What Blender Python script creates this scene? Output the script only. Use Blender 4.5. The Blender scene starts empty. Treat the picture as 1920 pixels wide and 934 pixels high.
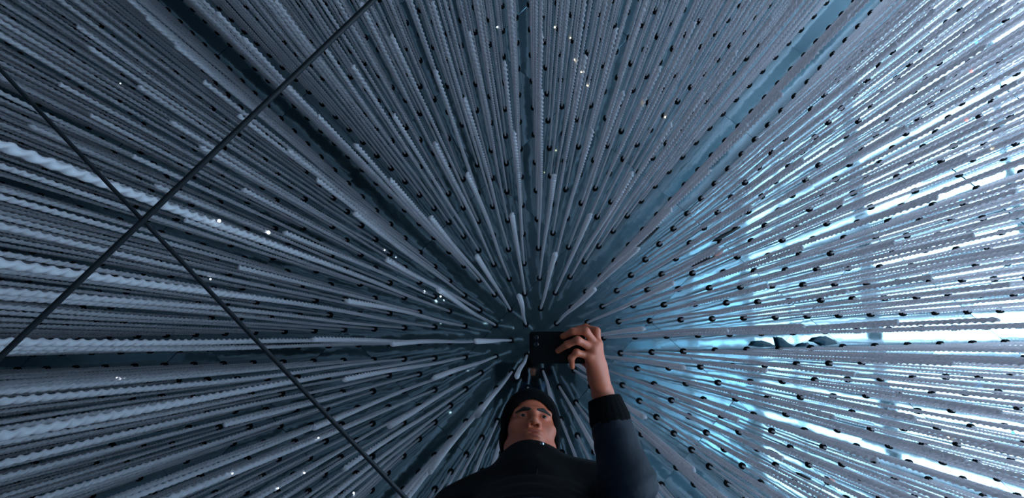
import bpy, bmesh, math, random
import numpy as np
from mathutils import Vector, Matrix
random.seed(7)
rng = np.random.default_rng(11)
S = bpy.context.scene
COL = S.collection

# ------------------------------------------------------------------ camera
FPX, CX, CY = 1000.0, 960.0, 467.0
VPX, VPY = 1000.0, 642.0                       # where the vertical ropes converge
n_c = np.array([VPX - CX, CY - VPY, -FPX]); n_c /= np.linalg.norm(n_c)
e_x = np.array([1.0, 0, 0]) - n_c[0] * n_c; e_x /= np.linalg.norm(e_x)
e_y = np.cross(n_c, e_x)
CAMR = np.stack([e_x, e_y, n_c])              # world = CAMR @ camera (z up = towards the ceiling)
cd = bpy.data.cameras.new('camera'); cam = bpy.data.objects.new('camera', cd); COL.objects.link(cam)
cd.sensor_width = 36.0; cd.lens = 36.0 * FPX / 1920.0; cd.clip_start = 0.02
cam.matrix_world = Matrix([list(r) + [0] for r in CAMR] + [[0, 0, 0, 1]])
S.camera = cam

def P(px, py, z):                             # pixel -> world point on the level plane z
    d = CAMR @ np.array([px - CX, CY - py, -FPX])
    return Vector(d * (z / d[2]))

# ------------------------------------------------------------------ sky and exposure
w = bpy.data.worlds.new('overcast_sky'); S.world = w; w.use_nodes = True
bg = w.node_tree.nodes['Background']
bg.inputs['Color'].default_value = (0.52, 0.78, 1.0, 1); bg.inputs['Strength'].default_value = 11.0
S.view_settings.view_transform = 'Standard'; S.view_settings.look = 'None'
S.view_settings.exposure = 0.06; S.view_settings.gamma = 1.0; S.view_settings.use_curve_mapping = False
S.cycles.max_bounces = 8; S.cycles.diffuse_bounces = 3; S.cycles.glossy_bounces = 5
try: S.cycles.use_denoising = True
except Exception: pass

XL, XR, YF, YN, ZB, ZC = -7.6, 6.9, -6.4, 5.0, -1.6, 4.9      # the room, metres
WY0, WY1, WZ0, WZ1 = -6.2, 4.4, -1.5, 4.84                       # the daylight window in the right wall
# daylight enters here: a portal that only guides sampling of the sky through the window
ld = bpy.data.lights.new('window_daylight', 'AREA'); ld.shape = 'RECTANGLE'; ld.size = WZ1 - WZ0; ld.size_y = WY1 - WY0
ld.cycles.is_portal = True
lo = bpy.data.objects.new('window_daylight', ld); COL.objects.link(lo)
lo.location = (XR + 0.02, (WY0 + WY1) / 2, (WZ0 + WZ1) / 2); lo.rotation_euler = (0, math.pi / 2, 0)

# ------------------------------------------------------------------ helpers
def mat(name, color, rough=0.5, metal=0.0, noise=0.0, nscale=8.0, bump=0.0, bscale=30.0, bdist=0.01, emit=None, estr=0.0, spec=0.5):
    m = bpy.data.materials.new(name); m.use_nodes = True
    nt = m.node_tree; b = nt.nodes['Principled BSDF']
    b.inputs['Base Color'].default_value = (*color, 1); b.inputs['Roughness'].default_value = rough
    b.inputs['Metallic'].default_value = metal; b.inputs['Specular IOR Level'].default_value = spec
    tc = nt.nodes.new('ShaderNodeTexCoord')
    if noise:
        nz = nt.nodes.new('ShaderNodeTexNoise'); nz.inputs['Scale'].default_value = nscale; nz.inputs['Detail'].default_value = 4
        nt.links.new(tc.outputs['Object'], nz.inputs['Vector'])
        mx = nt.nodes.new('ShaderNodeMix'); mx.data_type = 'RGBA'
        mx.inputs['A'].default_value = (*[c * (1 - noise) for c in color], 1)
        mx.inputs['B'].default_value = (*[min(1, c * (1 + noise)) for c in color], 1)
        nt.links.new(nz.outputs['Fac'], mx.inputs['Factor']); nt.links.new(mx.outputs['Result'], b.inputs['Base Color'])
    if bump:
        nb = nt.nodes.new('ShaderNodeTexNoise'); nb.inputs['Scale'].default_value = bscale; nb.inputs['Detail'].default_value = 3
        nt.links.new(tc.outputs['Object'], nb.inputs['Vector'])
        bp = nt.nodes.new('ShaderNodeBump'); bp.inputs['Strength'].default_value = bump; bp.inputs['Distance'].default_value = bdist
        nt.links.new(nb.outputs['Fac'], bp.inputs['Height']); nt.links.new(bp.outputs['Normal'], b.inputs['Normal'])
    if emit:
        b.inputs['Emission Color'].default_value = (*emit, 1); b.inputs['Emission Strength'].default_value = estr
    return m

M = dict(
    rope=mat('rope_fibre', (0.58, 0.60, 0.66), 0.40, noise=0.12, nscale=25, bump=0.08, bscale=220, bdist=0.002),
    ferrule=mat('black_rubber', (0.006, 0.006, 0.007), 0.85, noise=0.2, spec=0.1),
    foil=mat('mirror_foil', (0.42, 0.58, 0.63), 0.045, metal=1.0, noise=0.06, nscale=3, bump=0.06, bscale=3, bdist=0.02),
    slab=mat('ceiling_void', (0.02, 0.025, 0.03), 0.8, noise=0.2),
    wall=mat('dark_wall', (0.05, 0.06, 0.075), 0.7, noise=0.15, nscale=2),
    floor=mat('mirror_floor', (0.46, 0.50, 0.53), 0.06, metal=0.945, noise=0.06, nscale=2),
    deck=mat('dark_deck', (0.03, 0.035, 0.04), 0.35, noise=0.2, nscale=3),
    steel=mat('dark_steel', (0.012, 0.014, 0.018), 0.5, metal=0.2, spec=0.3, noise=0.15, nscale=40),
    film=mat('dark_teal_film', (0.01, 0.055, 0.085), 0.3, noise=0.3, nscale=9),  # these three: tones of mirrored visitors, given as surface colour
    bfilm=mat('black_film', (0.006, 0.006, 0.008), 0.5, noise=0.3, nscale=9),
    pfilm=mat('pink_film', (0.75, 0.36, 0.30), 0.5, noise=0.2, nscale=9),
    skin=mat('skin', (0.58, 0.14, 0.07), 0.45, noise=0.12, nscale=40, bump=0.08, bscale=300, bdist=0.001),
    lips=mat('lips', (0.42, 0.09, 0.06), 0.45, noise=0.1, nscale=90),
    hair=mat('brow_hair', (0.012, 0.009, 0.008), 0.7, noise=0.3, nscale=200),
    eye=mat('eye_white', (0.30, 0.27, 0.26), 0.2, noise=0.05), iris=mat('dark_iris', (0.012, 0.008, 0.006), 0.12, noise=0.2),
    knit=mat('black_knit', (0.0045, 0.0045, 0.0052), 0.95, spec=0.1, noise=0.3, nscale=120, bump=0.5, bscale=160, bdist=0.003),
    jacket=mat('black_nylon', (0.0045, 0.0048, 0.006), 0.75, noise=0.25, nscale=14, bump=0.25, bscale=22, bdist=0.01, spec=0.15),
    sleeve=mat('navy_nylon', (0.006, 0.009, 0.018), 0.6, noise=0.25, nscale=14, bump=0.35, bscale=18, bdist=0.012, spec=0.25),
    denim=mat('navy_denim', (0.022, 0.04, 0.085), 0.85, noise=0.25, nscale=60),
    shoe=mat('black_leather', (0.012, 0.012, 0.013), 0.5, noise=0.2),
    snap=mat('snap_metal', (0.45, 0.46, 0.5), 0.25, metal=1.0, noise=0.05),
    phone=mat('phone_glass', (0.003, 0.003, 0.0035), 0.4, noise=0.1, spec=0.2), lens=mat('lens_glass', (0.02, 0.022, 0.03), 0.1, noise=0.1),
    white=mat('led_white', (1, 1, 1), 0.4, emit=(0.75, 0.9, 1.0), estr=14),
    gold=mat('led_gold', (1, 0.9, 0.6), 0.4, emit=(1.0, 0.85, 0.45), estr=9),
    blue=mat('led_blue', (0.2, 0.6, 1), 0.4, emit=(0.06, 0.42, 1.0), estr=3.2),
    red=mat('led_red', (1, 0.3, 0.3), 0.4, emit=(1.0, 0.18, 0.16), estr=3.2),
)

# rope fibre lets light through: strands against the window glow
nt = M['rope'].node_tree; b_ = nt.nodes['Principled BSDF']; out = nt.nodes['Material Output']
tr = nt.nodes.new('ShaderNodeBsdfTranslucent'); tr.inputs['Color'].default_value = (0.95, 0.86, 0.86, 1)
mxs = nt.nodes.new('ShaderNodeMixShader'); mxs.inputs[0].default_value = 0.50
nt.links.new(b_.outputs[0], mxs.inputs[1]); nt.links.new(tr.outputs[0], mxs.inputs[2]); nt.links.new(mxs.outputs[0], out.inputs['Surface'])

def tag(o, label=None, cat=None, group=None, kind=None):
    if label: o['label'] = label
    if cat: o['category'] = cat
    if group: o['group'] = group
    if kind: o['kind'] = kind
    return o
def link(name, me, parent=None, m=None, smooth=False):
    if m and not me.materials: me.materials.append(m)
    if smooth: me.shade_smooth()
    o = bpy.data.objects.new(name, me); COL.objects.link(o)
    if parent: o.parent = parent
    return o
def empty(name, loc):
    o = bpy.data.objects.new(name, None); COL.objects.link(o); o.location = loc; o.empty_display_size = 0.05; return o
def box_mesh(name, sx, sy, sz, bev=0.0):
    bm = bmesh.new(); bmesh.ops.create_cube(bm, size=1.0); bmesh.ops.scale(bm, vec=(sx, sy, sz), verts=bm.verts)
    if bev: bmesh.ops.bevel(bm, geom=bm.edges[:], offset=bev, segments=2, affect='EDGES')
    me = bpy.data.meshes.new(name); bm.to_mesh(me); bm.free(); return me
def box(name, c, s, m, parent=None, bev=0.0):
    o = link(name, box_mesh(name, *s, bev), parent, m); o.location = c; return o
def lathe(name, prof, seg=16):
    bm = bmesh.new(); rings = []
    for r, z in prof: rings.append([bm.verts.new((r * math.cos(2 * math.pi * k / seg), r * math.sin(2 * math.pi * k / seg), z)) for k in range(seg)])
    for a, b in zip(rings, rings[1:]):
        for k in range(seg): bm.faces.new((a[k], a[(k + 1) % seg], b[(k + 1) % seg], b[k]))
    bm.faces.new(rings[0]); bm.faces.new(rings[-1][::-1])
    bmesh.ops.recalc_face_normals(bm, faces=bm.faces)
    me = bpy.data.meshes.new(name); bm.to_mesh(me); bm.free(); return me

# ------------------------------------------------------------------ the setting
T = 0.2
def struct(name, c, s, m): return tag(box(name, c, s, m), kind='structure')
struct('floor', ((XL + XR) / 2, (YF + YN) / 2, ZB - T / 2), (XR - XL + 2 * T, YN - YF + 2 * T, T), M['floor'])
struct('wall_left', (XL - T / 2, (YF + YN) / 2, (ZB + ZC) / 2), (T, YN - YF + 2 * T, ZC - ZB), M['wall'])
struct('wall_back', ((XL + XR) / 2, YF - T / 2, (ZB + ZC) / 2), (XR - XL, T, ZC - ZB), M['wall'])
struct('wall_front', ((XL + XR) / 2, YN + T / 2, (ZB + ZC) / 2), (XR - XL, T, ZC - ZB), M['wall'])
wr = empty('wall_right', (XR + T / 2, 0, 0)); tag(wr, kind='structure')
for (y0, y1, z0, z1) in ((YF - T, WY0, ZB, ZC), (WY1, YN + T, ZB, ZC), (WY0, WY1, ZB, WZ0), (WY0, WY1, WZ1, ZC)):
    box('panel', (0, (y0 + y1) / 2, (z0 + z1) / 2), (T, y1 - y0, z1 - z0), M['wall'], wr)
win = empty('window_1', (XR + T / 2, 0, 0)); tag(win, kind='structure')
for k in range(6):
    y = WY0 + (WY1 - WY0) * k / 5
    box('mullion', (0, y, (WZ0 + WZ1) / 2), (0.08, 0.06, WZ1 - WZ0), M['steel'], win)
for z in (WZ0 + 0.03, 2.1, WZ1 - 0.03): box('transom', (0, (WY0 + WY1) / 2, z), (0.08, WY1 - WY0, 0.06), M['steel'], win)
ceil = tag(box('ceiling', ((XL + XR) / 2, (YF + YN) / 2, ZC + 0.16), (XR - XL + 2 * T, YN - YF + 2 * T, 0.2), M['slab']), kind='structure')

# the lattice of rope holes, read from the photograph
PITCH = 0.0403 * ZC
ANG = math.radians(43.4)
A = np.array([math.cos(ANG), math.sin(ANG)]) * PITCH
B = np.array([math.sin(ANG), -math.cos(ANG)]) * PITCH
O0 = np.array([0.0712, -0.0638]) * ZC

# mirror foil panels of the ceiling, five holes a side, hung just under the slab
NP = 5; ps = NP * PITCH
pm = box_mesh('foil_panel', ps - 0.003, ps - 0.003, 0.02, 0.002); pm.materials.append(M['foil'])
for i in range(-11, 12):
    for j in range(-11, 12):
        c = O0 + A * (i * NP + 0.5) + B * (j * NP - 0.5)
        if XL + 0.2 < c[0] < XR - 0.2 and YF + 0.2 < c[1] < YN - 0.2:
            o = link('panel', pm, ceil)
            o.location = (c[0] - ceil.location.x, c[1] - ceil.location.y, ZC + 0.012 - ceil.location.z)
            o.rotation_euler = (rng.normal(0, 0.004), rng.normal(0, 0.004), ANG + math.pi / 2 * rng.integers(0, 4))

# walkway the person kneels on, beside the open plane of the tile seams
ZF = 0.65
walk = tag(box('floor_walkway', (0, (0.34 + YN) / 2, ZF - 0.04), (1.3, YN - 0.34, 0.08), M['deck']), kind='structure')
for x in (-0.55, 0.55):
    for y in (0.6, 2.4, 4.2): box('post', (x, y - walk.location.y, (ZB - ZF) / 2 - 0.02), (0.07, 0.07, ZF - ZB - 0.06), M['steel'], walk)

# ------------------------------------------------------------------ ropes
R = 0.0101; TURN = 0.068
def rope_mesh(name, L, phase=0.0):
    NS, NR = 14, 12
    th = np.arange(NS) * 2 * math.pi / NS
    a, r = 0.48 * R, 0.52 * R
    rad = np.max([a * np.cos(th - k * math.pi) + np.sqrt(np.maximum(0, r * r - (a * np.sin(th - k * math.pi)) ** 2)) for k in range(2)], axis=0)   # two strands laid round each other
    rad = np.maximum(rad, 0.58 * R)
    n = int(L / TURN * NR)
    z = -np.linspace(0, L, n)
    tw = phase - z / TURN * 2 * math.pi
    sway = 0.0025 * np.sin(z * 2.1 + phase) * (-z)                      # ropes never hang quite straight
    ang = th[None] + tw[:, None]
    V = np.stack([rad[None] * np.cos(ang) + sway[:, None], rad[None] * np.sin(ang) + 0.6 * sway[:, None] * np.cos(phase), np.repeat(z[:, None], NS, 1)], -1).reshape(-1, 3)
    i = np.arange(n - 1)[:, None] * NS; k = np.arange(NS)[None]
    F = np.stack([i + k, i + (k + 1) % NS, i + NS + (k + 1) % NS, i + NS + k], -1).reshape(-1, 4)
    me = bpy.data.meshes.new(name)
    me.from_pydata(V.tolist(), [], F.tolist() + [list(range((n - 1) * NS, n * NS))])
    me.materials.append(M['rope']); me.shade_smooth(); return me
ZE, ZLONG = 1.81, 0.665
ropes_s = [rope_mesh('short_cord', ZC - ZE, p) for p in (0.0, 1.7, 3.9)]
ropes_l = [rope_mesh('long_cord', ZC - ZLONG, p) for p in (0.6, 2.9)]
fer = lathe('ferrule', [(0.012, 0.0), (0.026, 0.0), (0.0275, -0.006), (0.0265, -0.016), (0.020, -0.022), (0.0125, -0.022), (0.0115, -0.010)], 16)
fer.materials.append(M['ferrule']); fer.shade_smooth()

pts = []
for i in range(-40, 41):
    for j in range(-40, 41):
        c = O0 + A * i + B * j
        if -5.9 < c[0] < 5.3 and -4.3 < c[1] < 2.6: pts.append(c)
pts = np.array(pts)
yup = -pts[:, 1]
is_long = (pts[:, 0] < -0.68) & (yup < 0.30 + 0.25 * (-pts[:, 0] - 0.66)) & (rng.random(len(pts)) < 0.8)
is_long |= (pts[:, 0] > 1.78) & (rng.random(len(pts)) < 0.9)          # unseen low ends, added to hold window light off the left
is_long |= ((pts[:, 0] < -1.85) | (yup > 1.3)) & (rng.random(len(pts)) < 0.6)
# ropes over the kneeling person end above the head
zend = np.where(is_long, ZLONG + rng.random(len(pts)) * 0.02, ZE * (1 + rng.normal(0, 0.012, len(pts))))
zend[(pts[:, 0] > 2.2) & is_long] = -0.5  # out-of-view ends stretched further down to block low window light
over = (np.abs(pts[:, 0] - 0.01) < 0.16) & (pts[:, 1] > 0.10) & (pts[:, 1] < 0.66)
zend[over] = 2.02; zend[np.hypot(pts[:, 0], pts[:, 1]) < 0.13] = 2.7; is_long[over] = False
zend = np.where(is_long & (pts[:, 1] > 0.32), np.maximum(zend, ZF + 0.03), zend)
tilt = rng.normal(0, 0.0035, (len(pts), 2)); spin = rng.random(len(pts)) * 6.283
var = np.where(is_long, rng.integers(0, 2, len(pts)), rng.integers(0, 3, len(pts)))
Ls, Ll = ZC - ZE, ZC - ZLONG
scz = np.where(is_long, (ZC - zend) / Ll, (ZC - zend) / Ls)

# which ropes show largest: the nearest rope along a grid of rays from the camera
gx, gy = np.meshgrid(np.arange(4, 1920, 8.0), np.arange(3, 934, 7.0))
D = np.stack([gx.ravel() - CX, CY - gy.ravel(), np.full(gx.size, -FPX)], 1) @ CAMR.T
D = D / D[:, 2:]
def first_hit(D):
    h2 = D[:, :2]; hl = np.hypot(h2[:, 0], h2[:, 1]) + 1e-9
    best = np.full(len(D), np.inf); who = np.full(len(D), -1)
    for k in range(len(pts)):
        cr = np.abs(h2[:, 0] * pts[k, 1] - h2[:, 1] * pts[k, 0]) / hl
        z = (h2 @ pts[k]) / hl ** 2
        ok = (cr < R) & (z > zend[k]) & (z < ZC) & (z < best)
        best[ok] = z[ok]; who[ok] = k
    return best, who
best, who = first_hit(D)
# the kneeling person hides what is behind
hid = (gx.ravel() > 850) & (gx.ravel() < 1215) & (gy.ravel() > 890) | (gx.ravel() > 945) & (gx.ravel() < 1060) & (gy.ravel() > 725)
cnt = np.bincount(who[(who >= 0) & ~hid], minlength=len(pts))
sumx = np.bincount(who[who >= 0], weights=gx.ravel()[who >= 0], minlength=len(pts)) / np.maximum(1, np.bincount(who[who >= 0], minlength=len(pts)))
sumy = np.bincount(who[who >= 0], weights=gy.ravel()[who >= 0], minlength=len(pts)) / np.maximum(1, np.bincount(who[who >= 0], minlength=len(pts)))
order = np.argsort(-cnt)
chosen = set(int(k) for k in order[:300] if cnt[k] > 0)

# points of light on the ropes: pixel where one shows -> the rope it sits on
LEDS = [('white', 415, 418, 6), ('white', 501, 438, 6), ('white', 221, 714, 4), ('white', 398, 523, 3), ('white', 41, 549, 3), ('white', 619, 430, 2.5),
        ('white', 796, 545, 3), ('white', 811, 563, 3), ('white', 720, 470, 2.5), ('white', 660, 673, 2.5), ('white', 600, 830, 2.5), ('white', 575, 885, 2.5),
        ('white', 662, 925, 3), ('white', 443, 911, 2.5), ('white', 527, 914, 2.5), ('white', 228, 164, 2.2), ('white', 275, 183, 2.2), ('white', 587, 867, 2.2),
        ('gold', 1041, 48, 3), ('gold', 1067, 71, 3), ('gold', 1074, 118, 3), ('gold', 1093, 141, 3), ('gold', 1148, 138, 2.6), ('gold', 1177, 163, 3), ('gold', 1206, 188, 3), ('gold', 1104, 161, 3), ('white', 933, 51, 3), ('gold', 1248, 219, 3),
        ('gold', 1865, 283, 3), ('gold', 1895, 122, 3), ('gold', 1778, 828, 3), ('blue', 1832, 77, 5), ('blue', 1804, 375, 5), ('blue', 1869, 519, 5), ('blue', 1897, 803, 5), ('blue', 1838, 723, 4), ('red', 1819, 130, 5), ('red', 1810, 225, 5)]
led_at = {}
LD = np.array([[a - CX, CY - b, -FPX] for _, a, b, _ in LEDS]) @ CAMR.T; LD /= LD[:, 2:]
for q, (c, a, b, s) in enumerate(LEDS):
    # nearest rope to this ray, allowing a small miss
    h = LD[q, :2]; hl = np.hypot(*h); cr = np.abs(h[0] * pts[:, 1] - h[1] * pts[:, 0]) / hl; z = (pts @ h) / hl ** 2
    ok = (cr < 0.013) & (z > zend) & (z < ZC - 0.05)
    if ok.any():
        k = int(np.argmin(np.where(ok, z, 99))); led_at.setdefault(k, []).append((c, z[k], s)); 
        if k not in chosen:
            drop = min((x for x in chosen if x not in led_at), key=lambda x: cnt[x]); chosen.discard(drop); chosen.add(k)

HOURS = ['twelve', 'one', 'two', 'three', 'four', 'five', 'six', 'seven', 'eight', 'nine', 'ten', 'eleven']
ORD = ['first', 'second', 'third', 'fourth', 'fifth', 'sixth', 'seventh', 'eighth', 'ninth', 'tenth', 'eleventh', 'twelfth', 'thirteenth', 'fourteenth', 'fifteenth', 'sixteenth', 'seventeenth', 'eighteenth', 'nineteenth', 'twentieth', 'twenty-first', 'twenty-second', 'twenty-third', 'twenty-fourth', 'twenty-fifth', 'twenty-sixth', 'twenty-seventh', 'twenty-eighth', 'twenty-ninth', 'thirtieth']
def place(k):
    dx, dy = sumx[k] - VPX, sumy[k] - VPY
    an = math.degrees(math.atan2(dx, -dy)) % 360
    h = int(round(an / 15)) % 24
    hour = (HOURS[h // 2] + " o'clock") if h % 2 == 0 else 'half past ' + HOURS[h // 2]
    rad = math.hypot(dx, dy)
    ring = 'close' if rad < 150 else 'midway' if rad < 330 else 'far out' if rad < 600 else 'outermost'
    return hour, ring, (an + 7.5) % 15
cells = {}
for k in chosen: cells.setdefault((place(k)[:2], bool(is_long[k])), []).append(k)
rank = {}
for c_, ks in cells.items():
    for q, k in enumerate(sorted(ks, key=lambda x: place(x)[2])): rank[k] = (q, len(ks))
def rope(k):
    lng = bool(is_long[k])
    e = empty('hanging_rope', (pts[k, 0], pts[k, 1], ZC))
    hour, ring, _ = place(k)
    q, n_ = rank[k]
    tone = 'grey' if sumx[k] > 1150 else 'blue-grey'
    size = 'long thick' if lng else 'thin'
    led = led_at.get(k)
    order_ = (', ' + ORD[min(q, 29)] + ' clockwise') if n_ > 1 else ''
    if led:
        cols = {'white': 'white', 'gold': 'golden', 'blue': 'blue', 'red': 'red'}[led[0][0]]
        lab = f"{size} {tone} rope with {cols} light, {hour} from phone, {ring}{order_}"
    else: lab = f"{size} {tone} twisted rope, {hour} from the phone, {ring}{order_}"
    tag(e, lab, 'rope', 'long ropes on the dark left' if lng else 'short ropes hanging all round')
    c = link('cord', (ropes_l if lng else ropes_s)[var[k]], e)
    c.rotation_euler = (tilt[k, 0], tilt[k, 1], spin[k]); c.scale = (1, 1, scz[k])
    link('ferrule', fer, e)
    for col, z, s in led or ():
        me = bulbs[col]
        b = link('led_bulb', me, e)
        off = Vector((-pts[k, 0], -pts[k, 1], -z)).normalized()
        dz = z - ZC
        b.location = Vector((tilt[k, 1] * dz, -tilt[k, 0] * dz, dz)) + off * 0.012; b.scale = [s * z / 1000.0 * 0.5 / 0.01] * 3
    return c
bulbs = {}
for c in ('white', 'gold', 'blue', 'red'):
    bulbs[c] = lathe('led_bulb', [(0.002, -0.0098), (0.006, -0.008), (0.0095, -0.003), (0.0095, 0.003), (0.006, 0.008), (0.002, 0.0098)], 10); bulbs[c].materials.append(M[c]); bulbs[c].shade_smooth()
protoS = protoL = None
for k in sorted(chosen, key=lambda x: -cnt[x]):
    c = rope(k)
    if is_long[k] and protoL is None: protoL = c
    if not is_long[k] and protoS is None: protoS = c
rest = [k for k in range(len(pts)) if k not in chosen]
me = bpy.data.meshes.new('rope_mass')
me.from_pydata([(pts[k, 0], pts[k, 1], ZC) for k in rest], [], [])
at = me.attributes.new('rot', 'FLOAT_VECTOR', 'POINT'); at.data.foreach_set('vector', np.array([[tilt[k, 0], tilt[k, 1], spin[k]] for k in rest], np.float32).ravel())
at = me.attributes.new('scl', 'FLOAT_VECTOR', 'POINT'); at.data.foreach_set('vector', np.array([[1, 1, scz[k]] for k in rest], np.float32).ravel())
at = me.attributes.new('lng', 'BOOLEAN', 'POINT'); at.data.foreach_set('value', np.array([bool(is_long[k]) for k in rest]))
mass = link('rope_mass', me); tag(mass, 'countless thinner blue-grey twisted ropes filling the gaps behind the nearer ropes', 'ropes', kind='stuff')
ng = bpy.data.node_groups.new('rope_mass', 'GeometryNodeTree')
ng.interface.new_socket('Geometry', in_out='INPUT', socket_type='NodeSocketGeometry'); ng.interface.new_socket('Geometry', in_out='OUTPUT', socket_type='NodeSocketGeometry')
N = ng.nodes; gi = N.new('NodeGroupInput'); go = N.new('NodeGroupOutput'); jn = N.new('GeometryNodeJoinGeometry')
def named(n, t):
    a = N.new('GeometryNodeInputNamedAttribute'); a.data_type = t; a.inputs['Name'].default_value = n
    return next(s for s in a.outputs if s.enabled and s.name == 'Attribute')
fobj = protoS.parent.children[1] if protoS.parent.children[1].name.startswith('ferrule') else next(c for c in protoS.parent.children if c.name.startswith('ferrule'))
for ob, selmode in ((protoS, 'short'), (protoL, 'long'), (fobj, 'all')):
    oi = N.new('GeometryNodeObjectInfo'); oi.inputs['Object'].default_value = ob; oi.transform_space = 'ORIGINAL'
    ip = N.new('GeometryNodeInstanceOnPoints')
    ng.links.new(gi.outputs[0], ip.inputs['Points']); ng.links.new(oi.outputs['Geometry'], ip.inputs['Instance'])
    if selmode != 'all':
        s = named('lng', 'BOOLEAN')
        if selmode == 'short':
            nt_ = N.new('FunctionNodeBooleanMath'); nt_.operation = 'NOT'; ng.links.new(s, nt_.inputs[0]); s = nt_.outputs[0]
        ng.links.new(s, ip.inputs['Selection'])
        er = N.new('FunctionNodeEulerToRotation'); ng.links.new(named('rot', 'FLOAT_VECTOR'), er.inputs[0]); ng.links.new(er.outputs[0], ip.inputs['Rotation'])
        ng.links.new(named('scl', 'FLOAT_VECTOR'), ip.inputs['Scale'])
    ng.links.new(ip.outputs[0], jn.inputs[0])
ng.links.new(jn.outputs[0], go.inputs[0])
md = mass.modifiers.new('ropes', 'NODES'); md.node_group = ng

# ------------------------------------------------------------------ two seams of the mirror-floor tiles, built as rods, crossing on the left
def rod(name, p0, p1, r, label):
    d = p1 - p0; L = d.length
    me = lathe(name, [(r * 0.6, 0), (r, 0.004), (r, L - 0.004), (r * 0.6, L)], 10); me.materials.append(M['steel']); me.shade_smooth()
    o = link(name, me); o.location = p0; o.rotation_mode = 'QUATERNION'; o.rotation_quaternion = d.to_track_quat('Z', 'Y')
    for s in (0.02, L - 0.02):
        f = link('end_fitting', lathe('end_fitting', [(r * 1.3, -0.02), (r * 2, -0.015), (r * 2, 0.015), (r * 1.3, 0.02)], 10), o, M['steel']); f.location = (0, 0, s)
    tag(o, label, 'rod'); return o
def along(pa, pb, t): return pa + (pb - pa) * t
a0, a1 = P(700, 0, ZF - 0.006), P(0, 670, ZF - 0.006)
tx = (XL - a0.x) / (a1.x - a0.x); ty = (YF - a0.y) / (a1.y - a0.y)
tn = min((XL + 0.05 - a0.x) / (a1.x - a0.x), (YN - 0.05 - a0.y) / (a1.y - a0.y))
rod('steel_rod', along(a0, a1, ty + (0.03 if ty < 0 else -0.03)), along(a0, a1, tn), 0.0037, 'thicker dark steel rod running from the top towards the left edge, in front')
b0, b1 = P(0, 130, ZF + 0.004), P(760, 934, ZF + 0.004)
rod('steel_rod', along(b0, b1, max((XL + 0.05 - b0.x) / (b1.x - b0.x), (YF + 0.05 - b0.y) / (b1.y - b0.y))), along(b0, b1, (0.34 - b0.y) / (b1.y - b0.y)), 0.0028, 'thinner dark steel rod slanting down from the left edge, behind the other')

# ------------------------------------------------------------------ mirrored visitors: their reflections built as coloured pieces under the ceiling
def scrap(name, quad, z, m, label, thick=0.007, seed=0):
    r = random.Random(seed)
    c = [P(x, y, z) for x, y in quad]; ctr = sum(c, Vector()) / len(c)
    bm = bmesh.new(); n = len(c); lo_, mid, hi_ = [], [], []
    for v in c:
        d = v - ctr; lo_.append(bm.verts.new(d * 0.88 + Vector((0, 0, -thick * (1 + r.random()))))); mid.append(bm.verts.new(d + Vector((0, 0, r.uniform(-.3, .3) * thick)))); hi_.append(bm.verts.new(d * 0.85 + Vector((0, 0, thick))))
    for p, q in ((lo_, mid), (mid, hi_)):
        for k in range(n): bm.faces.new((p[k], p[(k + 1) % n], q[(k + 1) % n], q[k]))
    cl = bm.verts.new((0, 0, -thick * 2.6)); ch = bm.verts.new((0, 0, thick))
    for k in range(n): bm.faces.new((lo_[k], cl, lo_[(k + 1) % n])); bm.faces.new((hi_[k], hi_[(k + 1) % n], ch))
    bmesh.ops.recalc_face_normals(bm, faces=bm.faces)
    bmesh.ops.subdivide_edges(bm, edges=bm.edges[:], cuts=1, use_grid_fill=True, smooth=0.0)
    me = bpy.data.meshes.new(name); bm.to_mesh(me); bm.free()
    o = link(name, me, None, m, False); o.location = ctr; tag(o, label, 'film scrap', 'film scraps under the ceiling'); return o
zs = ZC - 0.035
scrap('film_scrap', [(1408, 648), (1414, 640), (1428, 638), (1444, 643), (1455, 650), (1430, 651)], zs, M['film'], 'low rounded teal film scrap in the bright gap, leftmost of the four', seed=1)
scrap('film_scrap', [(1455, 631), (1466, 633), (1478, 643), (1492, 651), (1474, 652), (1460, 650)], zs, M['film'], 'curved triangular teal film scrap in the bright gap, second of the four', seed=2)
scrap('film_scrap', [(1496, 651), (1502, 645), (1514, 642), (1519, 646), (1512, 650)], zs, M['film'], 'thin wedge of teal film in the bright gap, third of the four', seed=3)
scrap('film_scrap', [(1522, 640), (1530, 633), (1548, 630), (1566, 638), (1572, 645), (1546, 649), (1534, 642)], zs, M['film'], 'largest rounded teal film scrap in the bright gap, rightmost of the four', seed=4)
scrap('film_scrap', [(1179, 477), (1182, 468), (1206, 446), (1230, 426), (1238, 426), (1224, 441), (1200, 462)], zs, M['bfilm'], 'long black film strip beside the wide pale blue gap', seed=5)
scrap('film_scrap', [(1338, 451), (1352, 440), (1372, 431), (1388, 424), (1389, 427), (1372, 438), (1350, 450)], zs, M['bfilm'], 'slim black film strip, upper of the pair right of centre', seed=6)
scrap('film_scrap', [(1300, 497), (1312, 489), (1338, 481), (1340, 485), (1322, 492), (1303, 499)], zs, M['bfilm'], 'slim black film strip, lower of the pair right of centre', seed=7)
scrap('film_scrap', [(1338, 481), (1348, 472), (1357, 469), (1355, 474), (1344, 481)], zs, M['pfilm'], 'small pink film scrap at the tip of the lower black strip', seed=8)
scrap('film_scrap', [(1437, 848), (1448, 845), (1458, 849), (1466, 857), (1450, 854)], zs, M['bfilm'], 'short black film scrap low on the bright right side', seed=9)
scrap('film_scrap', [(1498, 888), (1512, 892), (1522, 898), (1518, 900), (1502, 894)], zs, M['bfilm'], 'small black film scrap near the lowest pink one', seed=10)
scrap('film_scrap', [(1553, 895), (1562, 898), (1570, 908), (1564, 910), (1556, 902)], zs, M['pfilm'], 'pink film scrap, lowest on the bright right side', seed=11)

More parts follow.
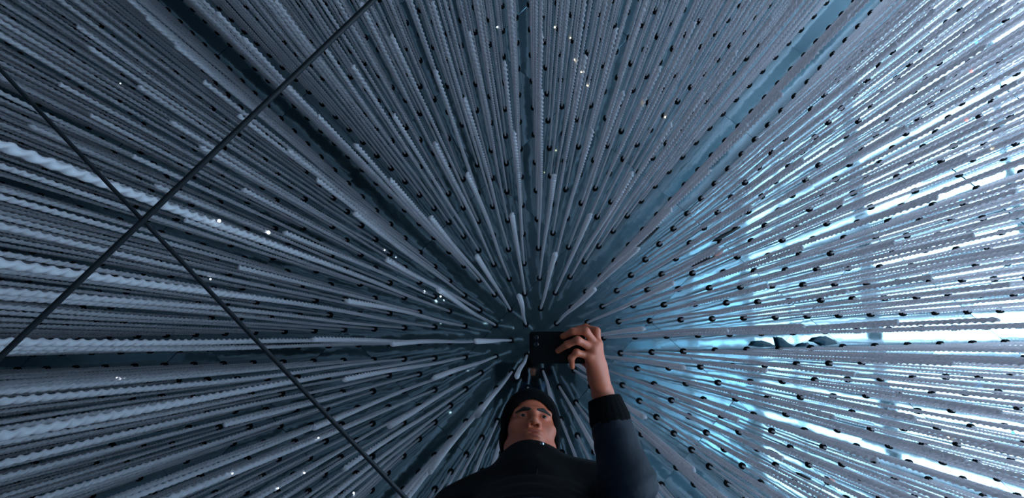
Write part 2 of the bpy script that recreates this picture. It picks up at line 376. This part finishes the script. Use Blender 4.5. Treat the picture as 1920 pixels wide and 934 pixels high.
# ------------------------------------------------------------------ the person: solids described by distance fields, meshed by surface nets
def ell(p, c, r):
    q = (p - np.array(c)) / np.array(r); k = np.sqrt((q ** 2).sum(-1)); return (k - 1.0) * min(r)
def cone(p, a, b, ra, rb):
    a, b = np.array(a, float), np.array(b, float); ab = b - a
    t = np.clip(((p - a) @ ab) / (ab @ ab), 0, 1); return np.linalg.norm(p - a - t[..., None] * ab, axis=-1) - (ra + (rb - ra) * t)
def smin(a, b, k):
    h = np.clip(0.5 + 0.5 * (b - a) / k, 0, 1); return b * (1 - h) + a * h - k * h * (1 - h)
def smax(a, b, k): return -smin(-a, -b, k)
def chain(p, pts_, rads, k=0.006):
    d = None
    for a, b, ra, rb in zip(pts_, pts_[1:], rads, rads[1:]):
        e = cone(p, a, b, ra, rb); d = e if d is None else smin(d, e, k)
    return d
def nets(fn, lo, hi, h):
    ax = [np.arange(lo[i], hi[i] + h, h) for i in range(3)]
    G = np.stack(np.meshgrid(*ax, indexing='ij'), -1); v = fn(G).astype(np.float64); ins = v < 0
    nx, ny, nz = v.shape; acc = np.zeros((nx - 1, ny - 1, nz - 1, 3)); num = np.zeros((nx - 1, ny - 1, nz - 1))
    for axis in range(3):
        o1, o2 = [i for i in range(3) if i != axis]
        for s1 in (0, 1):
            for s2 in (0, 1):
                sl0 = [slice(0, -1)] * 3; sl1 = [slice(0, -1)] * 3
                for o_, s_ in ((o1, s1), (o2, s2)):
                    sl0[o_] = slice(s_, v.shape[o_] - 1 + s_); sl1[o_] = sl0[o_]
                sl1[axis] = slice(1, None)
                a, b = v[tuple(sl0)], v[tuple(sl1)]; cr = (a < 0) != (b < 0)
                t = np.where(cr, a / np.where(cr, a - b, 1), 0)
                pos = G[tuple(sl0)].copy(); pos[..., axis] += t * h
                acc += np.where(cr[..., None], pos, 0); num += cr
    cell = num > 0; idx = np.full(cell.shape, -1); idx[cell] = np.arange(cell.sum())
    V = acc[cell] / num[cell][:, None]; F = []
    for axis in range(3):
        o1, o2 = (axis + 1) % 3, (axis + 2) % 3
        sa = [slice(None)] * 3; sb = [slice(None)] * 3; sa[axis] = slice(0, -1); sb[axis] = slice(1, None)
        cr = ins[tuple(sa)] != ins[tuple(sb)]; q = np.argwhere(cr)
        q = q[(q[:, o1] > 0) & (q[:, o2] > 0) & (q[:, o1] < v.shape[o1] - 1) & (q[:, o2] < v.shape[o2] - 1)]
        fl = ins[tuple(sa)][tuple(q.T)]
        def at_(d1, d2):
            r_ = q.copy(); r_[:, o1] -= d1; r_[:, o2] -= d2; return idx[tuple(r_.T)]
        quad = np.stack([at_(1, 1), at_(0, 1), at_(0, 0), at_(1, 0)], 1)
        quad[~fl] = quad[~fl][:, ::-1]; F.append(quad)
    return V, np.concatenate(F)
def mesh_of(name, parts, m):
    V, F, n = [], [], 0
    for v, f in parts: V.append(v); F.append(f + n); n += len(v)
    me = bpy.data.meshes.new(name); me.from_pydata(np.concatenate(V).tolist(), [], np.concatenate(F).tolist()); me.materials.append(m); me.shade_smooth(); return me

person = empty('person', (0.0, 0.5, ZF))
tag(person, 'kneeling person in black beanie and dark jacket holding a phone', 'person')
PO = np.array(person.location)
# head frame: X to the picture's right, F the way the face points, U towards the crown
fa = math.radians(45)
HF = np.array([0.12, -math.sin(fa), -math.cos(fa)]); HF /= np.linalg.norm(HF)
HU = np.array([0.0, -math.cos(fa), math.sin(fa)]); HU -= HF * (HU @ HF); HU /= np.linalg.norm(HU)
HX = np.cross(HU, HF); HX *= np.sign(HX[0])
HC = np.array(P(1000, 780, 1.68)) - 0.085 * HF
HM = np.stack([HX, HF, HU])                    # local -> world: l @ HM + HC
def to_w(l): return np.asarray(l) @ HM + HC
def head_core(p):
    d = ell(p, (0, -0.012, 0.035), (0.077, 0.097, 0.093))
    d = smin(d, ell(p, (0, 0.028, -0.030), (0.066, 0.062, 0.092)), 0.03)
    d = smin(d, ell(p, (0, 0.050, -0.100), (0.036, 0.034, 0.026)), 0.03)
    for s in (-1, 1): d = smin(d, cone(p, (s * 0.060, 0.0, -0.06), (s * 0.030, 0.045, -0.098), 0.020, 0.018), 0.03)
    return d
def head(p):
    d = head_core(p)
    for s in (-1, 1):
        d = smin(d, ell(p, (s * 0.047, 0.056, -0.028), (0.024, 0.022, 0.02)), 0.02)
        d = smin(d, cone(p, (s * 0.012, 0.088, 0.018), (s * 0.048, 0.072, 0.020), 0.011, 0.010), 0.014)
        d = smax(d, -ell(p, (s * 0.032, 0.100, -0.001), (0.020, 0.018, 0.012)), 0.012)
        d = smin(d, ell(p, (s * 0.032, 0.0745, -0.001), (0.0165, 0.0150, 0.0140)), 0.004)
        d = smax(d, -ell(p, (s * 0.032, 0.0935, -0.001), (0.0130, 0.010, 0.0021)), 0.002)
    d = smin(d, cone(p, (0, 0.088, 0.012), (0, 0.111, -0.034), 0.0080, 0.0130), 0.012)
    for s in (-1, 1):
        d = smin(d, ell(p, (s * 0.0145, 0.0985, -0.039), (0.0095, 0.012, 0.0092)), 0.006)
    d = smin(d, ell(p, (0, 0.086, -0.066), (0.030, 0.014, 0.020)), 0.012)
    d = smin(d, ell(p, (0, 0.0955, -0.0640), (0.022, 0.009, 0.0058)), 0.004)
    d = smin(d, ell(p, (0, 0.0940, -0.0765), (0.019, 0.009, 0.0066)), 0.004)
    d = smax(d, -ell(p, (0, 0.106, -0.0702), (0.024, 0.010, 0.0017)), 0.002)
    for s in (-1, 1):
        d = smax(d, -cone(p, (s * 0.0075, 0.100, -0.036), (s * 0.0078, 0.104, -0.055), 0.0042, 0.0048), 0.002)
        d = smin(d, ell(p, (s * 0.078, -0.008, -0.012), (0.009, 0.020, 0.031)), 0.006)
    d = smin(d, cone(p, (0, -0.030, -0.06), (0, -0.055, -0.19), 0.054, 0.058), 0.03)
    return d
hv, hf = nets(head, (-0.10, -0.13, -0.20), (0.10, 0.13, 0.14), 0.0026)
head_part = (to_w(hv), hf)

# hand and forearm, in world coordinates, round the phone's end
ZP = 1.300
def W(px, py, z): return np.array(P(px, py, z))
wrist = W(1130, 738, 1.340); elbow = W(1176, 905, 1.285); shoulder_l = np.array([0.205, 0.47, 1.555]); shoulder_r = np.array([-0.195, 0.525, 1.555])
FING = [  # knuckle, middle joint, end joint, tip ; radii
    ([W(1120, 646, 1.304), W(1118, 621, 1.302), W(1098, 614, 1.318), W(1082, 617, 1.322)], [0.0105, 0.0092, 0.0082, 0.0070]),
    ([W(1118, 648, 1.286), W(1098, 621, 1.268), W(1074, 622, 1.272), W(1055, 631, 1.286)], [0.0105, 0.0092, 0.0082, 0.0070]),
    ([W(1112, 654, 1.279), W(1083, 638, 1.258), W(1064, 646, 1.268), W(1046, 658, 1.286)], [0.0102, 0.0088, 0.0079, 0.0068]),
    ([W(1104, 668, 1.281), W(1081, 661, 1.266), W(1071, 672, 1.270), W(1073, 688, 1.284)], [0.0092, 0.0080, 0.0072, 0.0062])]
THUMB = ([W(1124, 708, 1.345), W(1108, 688, 1.352), W(1090, 672, 1.334), W(1076, 664, 1.322)], [0.0145, 0.0115, 0.0098, 0.0080])
def hand(p):
    d = cone(p, wrist, W(1119, 690, 1.318), 0.0235, 0.025)
    for (j, r), k in zip(FING, (0.022, 0.022, 0.022, 0.020)):
        d = smin(d, cone(p, W(1122, 712, 1.322), j[0], 0.017, r[0] + 0.0025), 0.014)
    for j, r in FING: d = smin(d, chain(p, j, r), 0.005)
    for j, r in FING: d = smin(d, ell(p, j[0] + np.array([0, 0, -0.003]), (r[0] * 1.05,) * 3), 0.006)
    d = smin(d, cone(p, wrist, THUMB[0][0], 0.022, 0.0155), 0.014); d = smin(d, chain(p, *THUMB), 0.006)
    d = smin(d, cone(p, wrist, wrist + (elbow - wrist) * 0.55, 0.0235, 0.032), 0.012)
    return d
allp = np.array([q for j, _ in FING + [THUMB] for q in j] + [wrist, wrist + (elbow - wrist) * 0.5])
hand_part = nets(hand, allp.min(0) - 0.042, allp.max(0) + 0.042, 0.0022)

hip = np.array([0.0, 0.50, 1.07])
def torso_skin(p):
    d = cone(p * [1, 1.3, 1], [0, 0.49 * 1.3, 1.47], hip * [1, 1.3, 1], 0.125, 0.115)
    d = smin(d, cone(p, shoulder_r, shoulder_l, 0.05, 0.05), 0.05)
    d = smin(d, cone(p, [0, 0.47, 1.52], to_w([0, -0.05, -0.15]), 0.06, 0.055), 0.04)
    d = smin(d, chain(p, [shoulder_l, elbow, wrist + (elbow - wrist) * 0.3], [0.046, 0.038, 0.029], 0.02), 0.02)
    return d
torso_part = nets(torso_skin, (-0.30, 0.10, 0.92), (0.34, 0.70, 1.74), 0.011)
body = link('body', mesh_of('body', [head_part, hand_part, torso_part], M['skin']), person)
body.location = -Vector(PO)
def clothe(name, fn, lo, hi, h, m, parent=person, local=False):
    v, f = nets(fn, lo, hi, h)
    o = link(name, mesh_of(name, [(to_w(v) if local else v, f)], m), parent)
    o.location = -Vector(PO) if parent is person else (0, 0, 0); return o

def beanie(p):
    d = np.minimum(ell(p, (0, -0.012, 0.040), (0.091, 0.110, 0.108)), ell(p, (0, -0.02, -0.01), (0.090, 0.088, 0.10)))
    cut = (0.056 - p[..., 2]) + 1.45 * (p[..., 1] - 0.082)
    d = smax(d, cut / 1.76, 0.006)
    cuff = np.maximum(np.abs(cut / 1.76 + 0.026) - 0.022, np.minimum(ell(p, (0, -0.012, 0.040), (0.097, 0.116, 0.113)), ell(p, (0, -0.02, -0.01), (0.096, 0.094, 0.106))))
    d = smin(d, cuff, 0.006)
    return smax(d, -(head_core(p) - 0.002), 0.002)
clothe('beanie', beanie, (-0.115, -0.15, -0.13), (0.115, 0.12, 0.17), 0.0035, M['knit'], local=True)
for s in (-1, 1):
    clothe('eyebrow', lambda p: smax(chain(p, [(s * 0.011, 0.0965, 0.0150), (s * 0.030, 0.093, 0.0180), (s * 0.052, 0.077, 0.0130)], [0.0046, 0.0056, 0.0032]), head(p) - 0.0024, 0.002), (min(s * .005, s * .06), 0.06, 0.005), (max(s * .005, s * .06), 0.115, 0.035), 0.0014, M['hair'], local=True)
    ey = clothe('eye', lambda p: ell(p, (s * 0.032, 0.0770, -0.001), (0.0122,) * 3), (s * .032 - .015, .062, -.016), (s * .032 + .015, .094, .016), 0.0014, M['eye'], local=True)
    ir = clothe('iris', lambda p: ell(p, (s * 0.032 + 0.001, 0.0855, -0.002), (0.0070, 0.0046, 0.0066)), (s * .032 - .01, .078, -.012), (s * .032 + .012, .094, .010), 0.0012, M['iris'], parent=ey, local=True)
clothe('lips', lambda p: smax(np.minimum(ell(p, (0, 0.0955, -0.0640), (0.0215, 0.0098, 0.0058)), ell(p, (0, 0.0940, -0.0765), (0.0185, 0.0098, 0.0066))), head(p) - 0.0007, 0.001), (-.028, .075, -.09), (.028, .112, -.05), 0.0013, M['lips'], local=True)

CN = to_w([0, -0.045, -0.155])                     # where the neck enters the collar
chinw = to_w([0, 0.055, -0.125])
def jacket(p):
    q = p * [1, 1.28, 1]
    d = cone(q, [0, 0.485 * 1.28, 1.44], [0, 0.485 * 1.28, 1.20], 0.195, 0.200)
    d = smin(d, cone(p, shoulder_r + [0.02, 0, -0.02], shoulder_l + [-0.02, 0, -0.02], 0.082, 0.082), 0.06)
    d = smin(d, chain(p, [shoulder_r, shoulder_r + [-0.075, 0.06, -0.27], shoulder_r + [-0.02, -0.06, -0.40]], [0.072, 0.062, 0.055], 0.02), 0.03)
    for sh in (shoulder_r, shoulder_l): d = smin(d, cone(p, [0.0, 0.405, 1.58], sh + [0.01 * np.sign(sh[0]), -0.045, 0.0], 0.108, 0.092), 0.04)
    col = cone(p, [0.0, 0.45, 1.53], CN + 0.5 * (chinw - CN) + np.array([0, 0, 0.0]), 0.105, 0.098)
    d = smin(d, col, 0.03)
    wr_ = 0.004 * np.sin(p[..., 2] * 70 + 9 * p[..., 0]) * np.sin(p[..., 0] * 17 + 2)
    d = d + wr_
    d = smax(d, 1.245 + 0.5 * (p[..., 0] - 0.02) ** 2 - p[..., 2], 0.012)
    L = (p - HC) @ HM.T                                         # open the collar round the face and neck
    op = cone(L, (0, 0.010, 0.02), (0, 0.006, -0.092), 0.098, 0.078)
    return smax(d, -op, 0.008)
jk = clothe('jacket', jacket, (-0.42, 0.14, 1.08), (0.36, 0.76, 1.78), 0.0075, M['jacket'])
cuff0 = wrist + (elbow - wrist) * 0.02; cuff1 = wrist + (elbow - wrist) * 0.20
def sleeve(p):
    d = chain(p, [shoulder_l + [0.0, 0, 0], elbow, cuff1 + (elbow - cuff1) * 0.12], [0.080, 0.060, 0.047], 0.03)
    ax = (elbow - wrist) / np.linalg.norm(elbow - wrist); s = (p - wrist) @ ax
    t = np.arctan2(p[..., 2] - wrist[2], p[..., 0] - wrist[0])
    return d + 0.0022 * np.sin(s * 95 + 3 * t + 4 * np.sin(s * 31 + t)) * np.sin(s * 23 + 2 * t + 1)
clothe('sleeve', sleeve, (0.05, 0.08, 1.14), (0.36, 0.60, 1.68), 0.0065, M['sleeve'])
def cuff(p):
    ax = (elbow - wrist) / np.linalg.norm(elbow - wrist); s = (p - wrist) @ ax
    d = cone(p, cuff0, cuff1 + ax * 0.02, 0.0385, 0.049) + 0.0005 * np.sin(s * 0 + np.arctan2((p - wrist)[..., 2], (p - wrist)[..., 0]) * 26)
    d = np.maximum(d, 0.012 - s); return smax(d, -cone(p, wrist - ax * 0.03, cuff1, 0.027, 0.030), 0.004)
clothe('cuff', cuff, np.minimum(cuff0, cuff1) - 0.08, np.maximum(cuff0, cuff1) + 0.08, 0.003, M['knit'])
def on_front(px, py):                               # walk a ray until it meets the jacket
    for z in np.arange(1.0, 1.9, 0.003):
        p = np.array(P(px, py, z))
        if jacket(p[None])[0] < 0: return Vector(p)
    return Vector(P(px, py, 1.5))
sn = on_front(1016, 833)
so = link('snap_button', lathe('snap_button', [(0.002, 0.004), (0.0055, 0.003), (0.0070, 0.0), (0.0070, -0.004)], 14), person, M['snap'], True)
so.location = sn - Vector(PO); so.rotation_mode = 'QUATERNION'; so.rotation_quaternion = (-sn).normalized().to_track_quat('Z', 'Y')
tag(so, 'small shiny snap button on the collar')
zp = [on_front(x, y) for x, y in ((1012, 845), (1010, 862), (1008, 880), (1006, 893))]
for p_, q_ in zip(zp, zp[1:]):
    zo = link('placket_seam', lathe('placket_seam', [(0.001, 0), (0.0018, 0.002), (0.0018, (q_ - p_).length), (0.001, (q_ - p_).length + 0.001)], 6), person, M['jacket'])
    zo.location = p_ - Vector(PO); zo.rotation_mode = 'QUATERNION'; zo.rotation_quaternion = (q_ - p_).to_track_quat('Z', 'Y')
def trousers(p):
    d = cone(p * [1, 1.2, 1], [0, 0.485 * 1.2, 1.22], [0, 0.485 * 1.2, 1.04], 0.182, 0.185)
    for s in (-1, 1):
        d = smin(d, chain(p, [[s * 0.09, 0.50, 1.06], [s * 0.13, 0.46, 0.735], [s * 0.12, 0.86, 0.725]], [0.105, 0.080, 0.062], 0.03), 0.04)
    return d
clothe('trousers', trousers, (-0.30, 0.28, 0.62), (0.30, 1.0, 1.42), 0.012, M['denim'])
for s in (-1, 1):
    clothe('shoe', lambda p: smax(chain(p, [[s * 0.12, 0.86, 0.72], [s * 0.12, 0.95, 0.735], [s * 0.12, 0.985, 0.69]], [0.055, 0.05, 0.036], 0.02), ZF + 0.002 - p[..., 2], 0.004), (s * .12 - .08, .78, .62), (s * .12 + .08, 1.06, .81), 0.007, M['shoe'])

# ------------------------------------------------------------------ the phone
pc = (P(993, 622, ZP) + P(1098, 682, ZP)) / 2
pw = P(1098, 652, ZP).x - P(993, 652, ZP).x; ph = abs(P(1050, 682, ZP).y - P(1050, 622, ZP).y)
ph_o = empty('phone', pc); tag(ph_o, 'black phone held sideways in the raised hand', 'phone')
box('phone_body', (0, 0, 0), (pw, ph, 0.0082), M['phone'], ph_o, 0.0032)
box('screen', (0, 0, 0.0043), (pw - 0.008, ph - 0.008, 0.0008), M['lens'], ph_o)
cm_ = box('camera_bump', (-pw / 2 + 0.016, -ph / 2 + 0.022, -0.0045), (0.018, 0.032, 0.0022), M['phone'], ph_o, 0.0009)
for dy in (-0.008, 0.008):
    l_ = link('lens', lathe('lens', [(0.0042, 0.0), (0.0058, 0.0), (0.0058, -0.0012), (0.0048, -0.0016), (0.0044, -0.0008)], 14), cm_, M['lens']); l_.location = (0, dy, -0.0010)
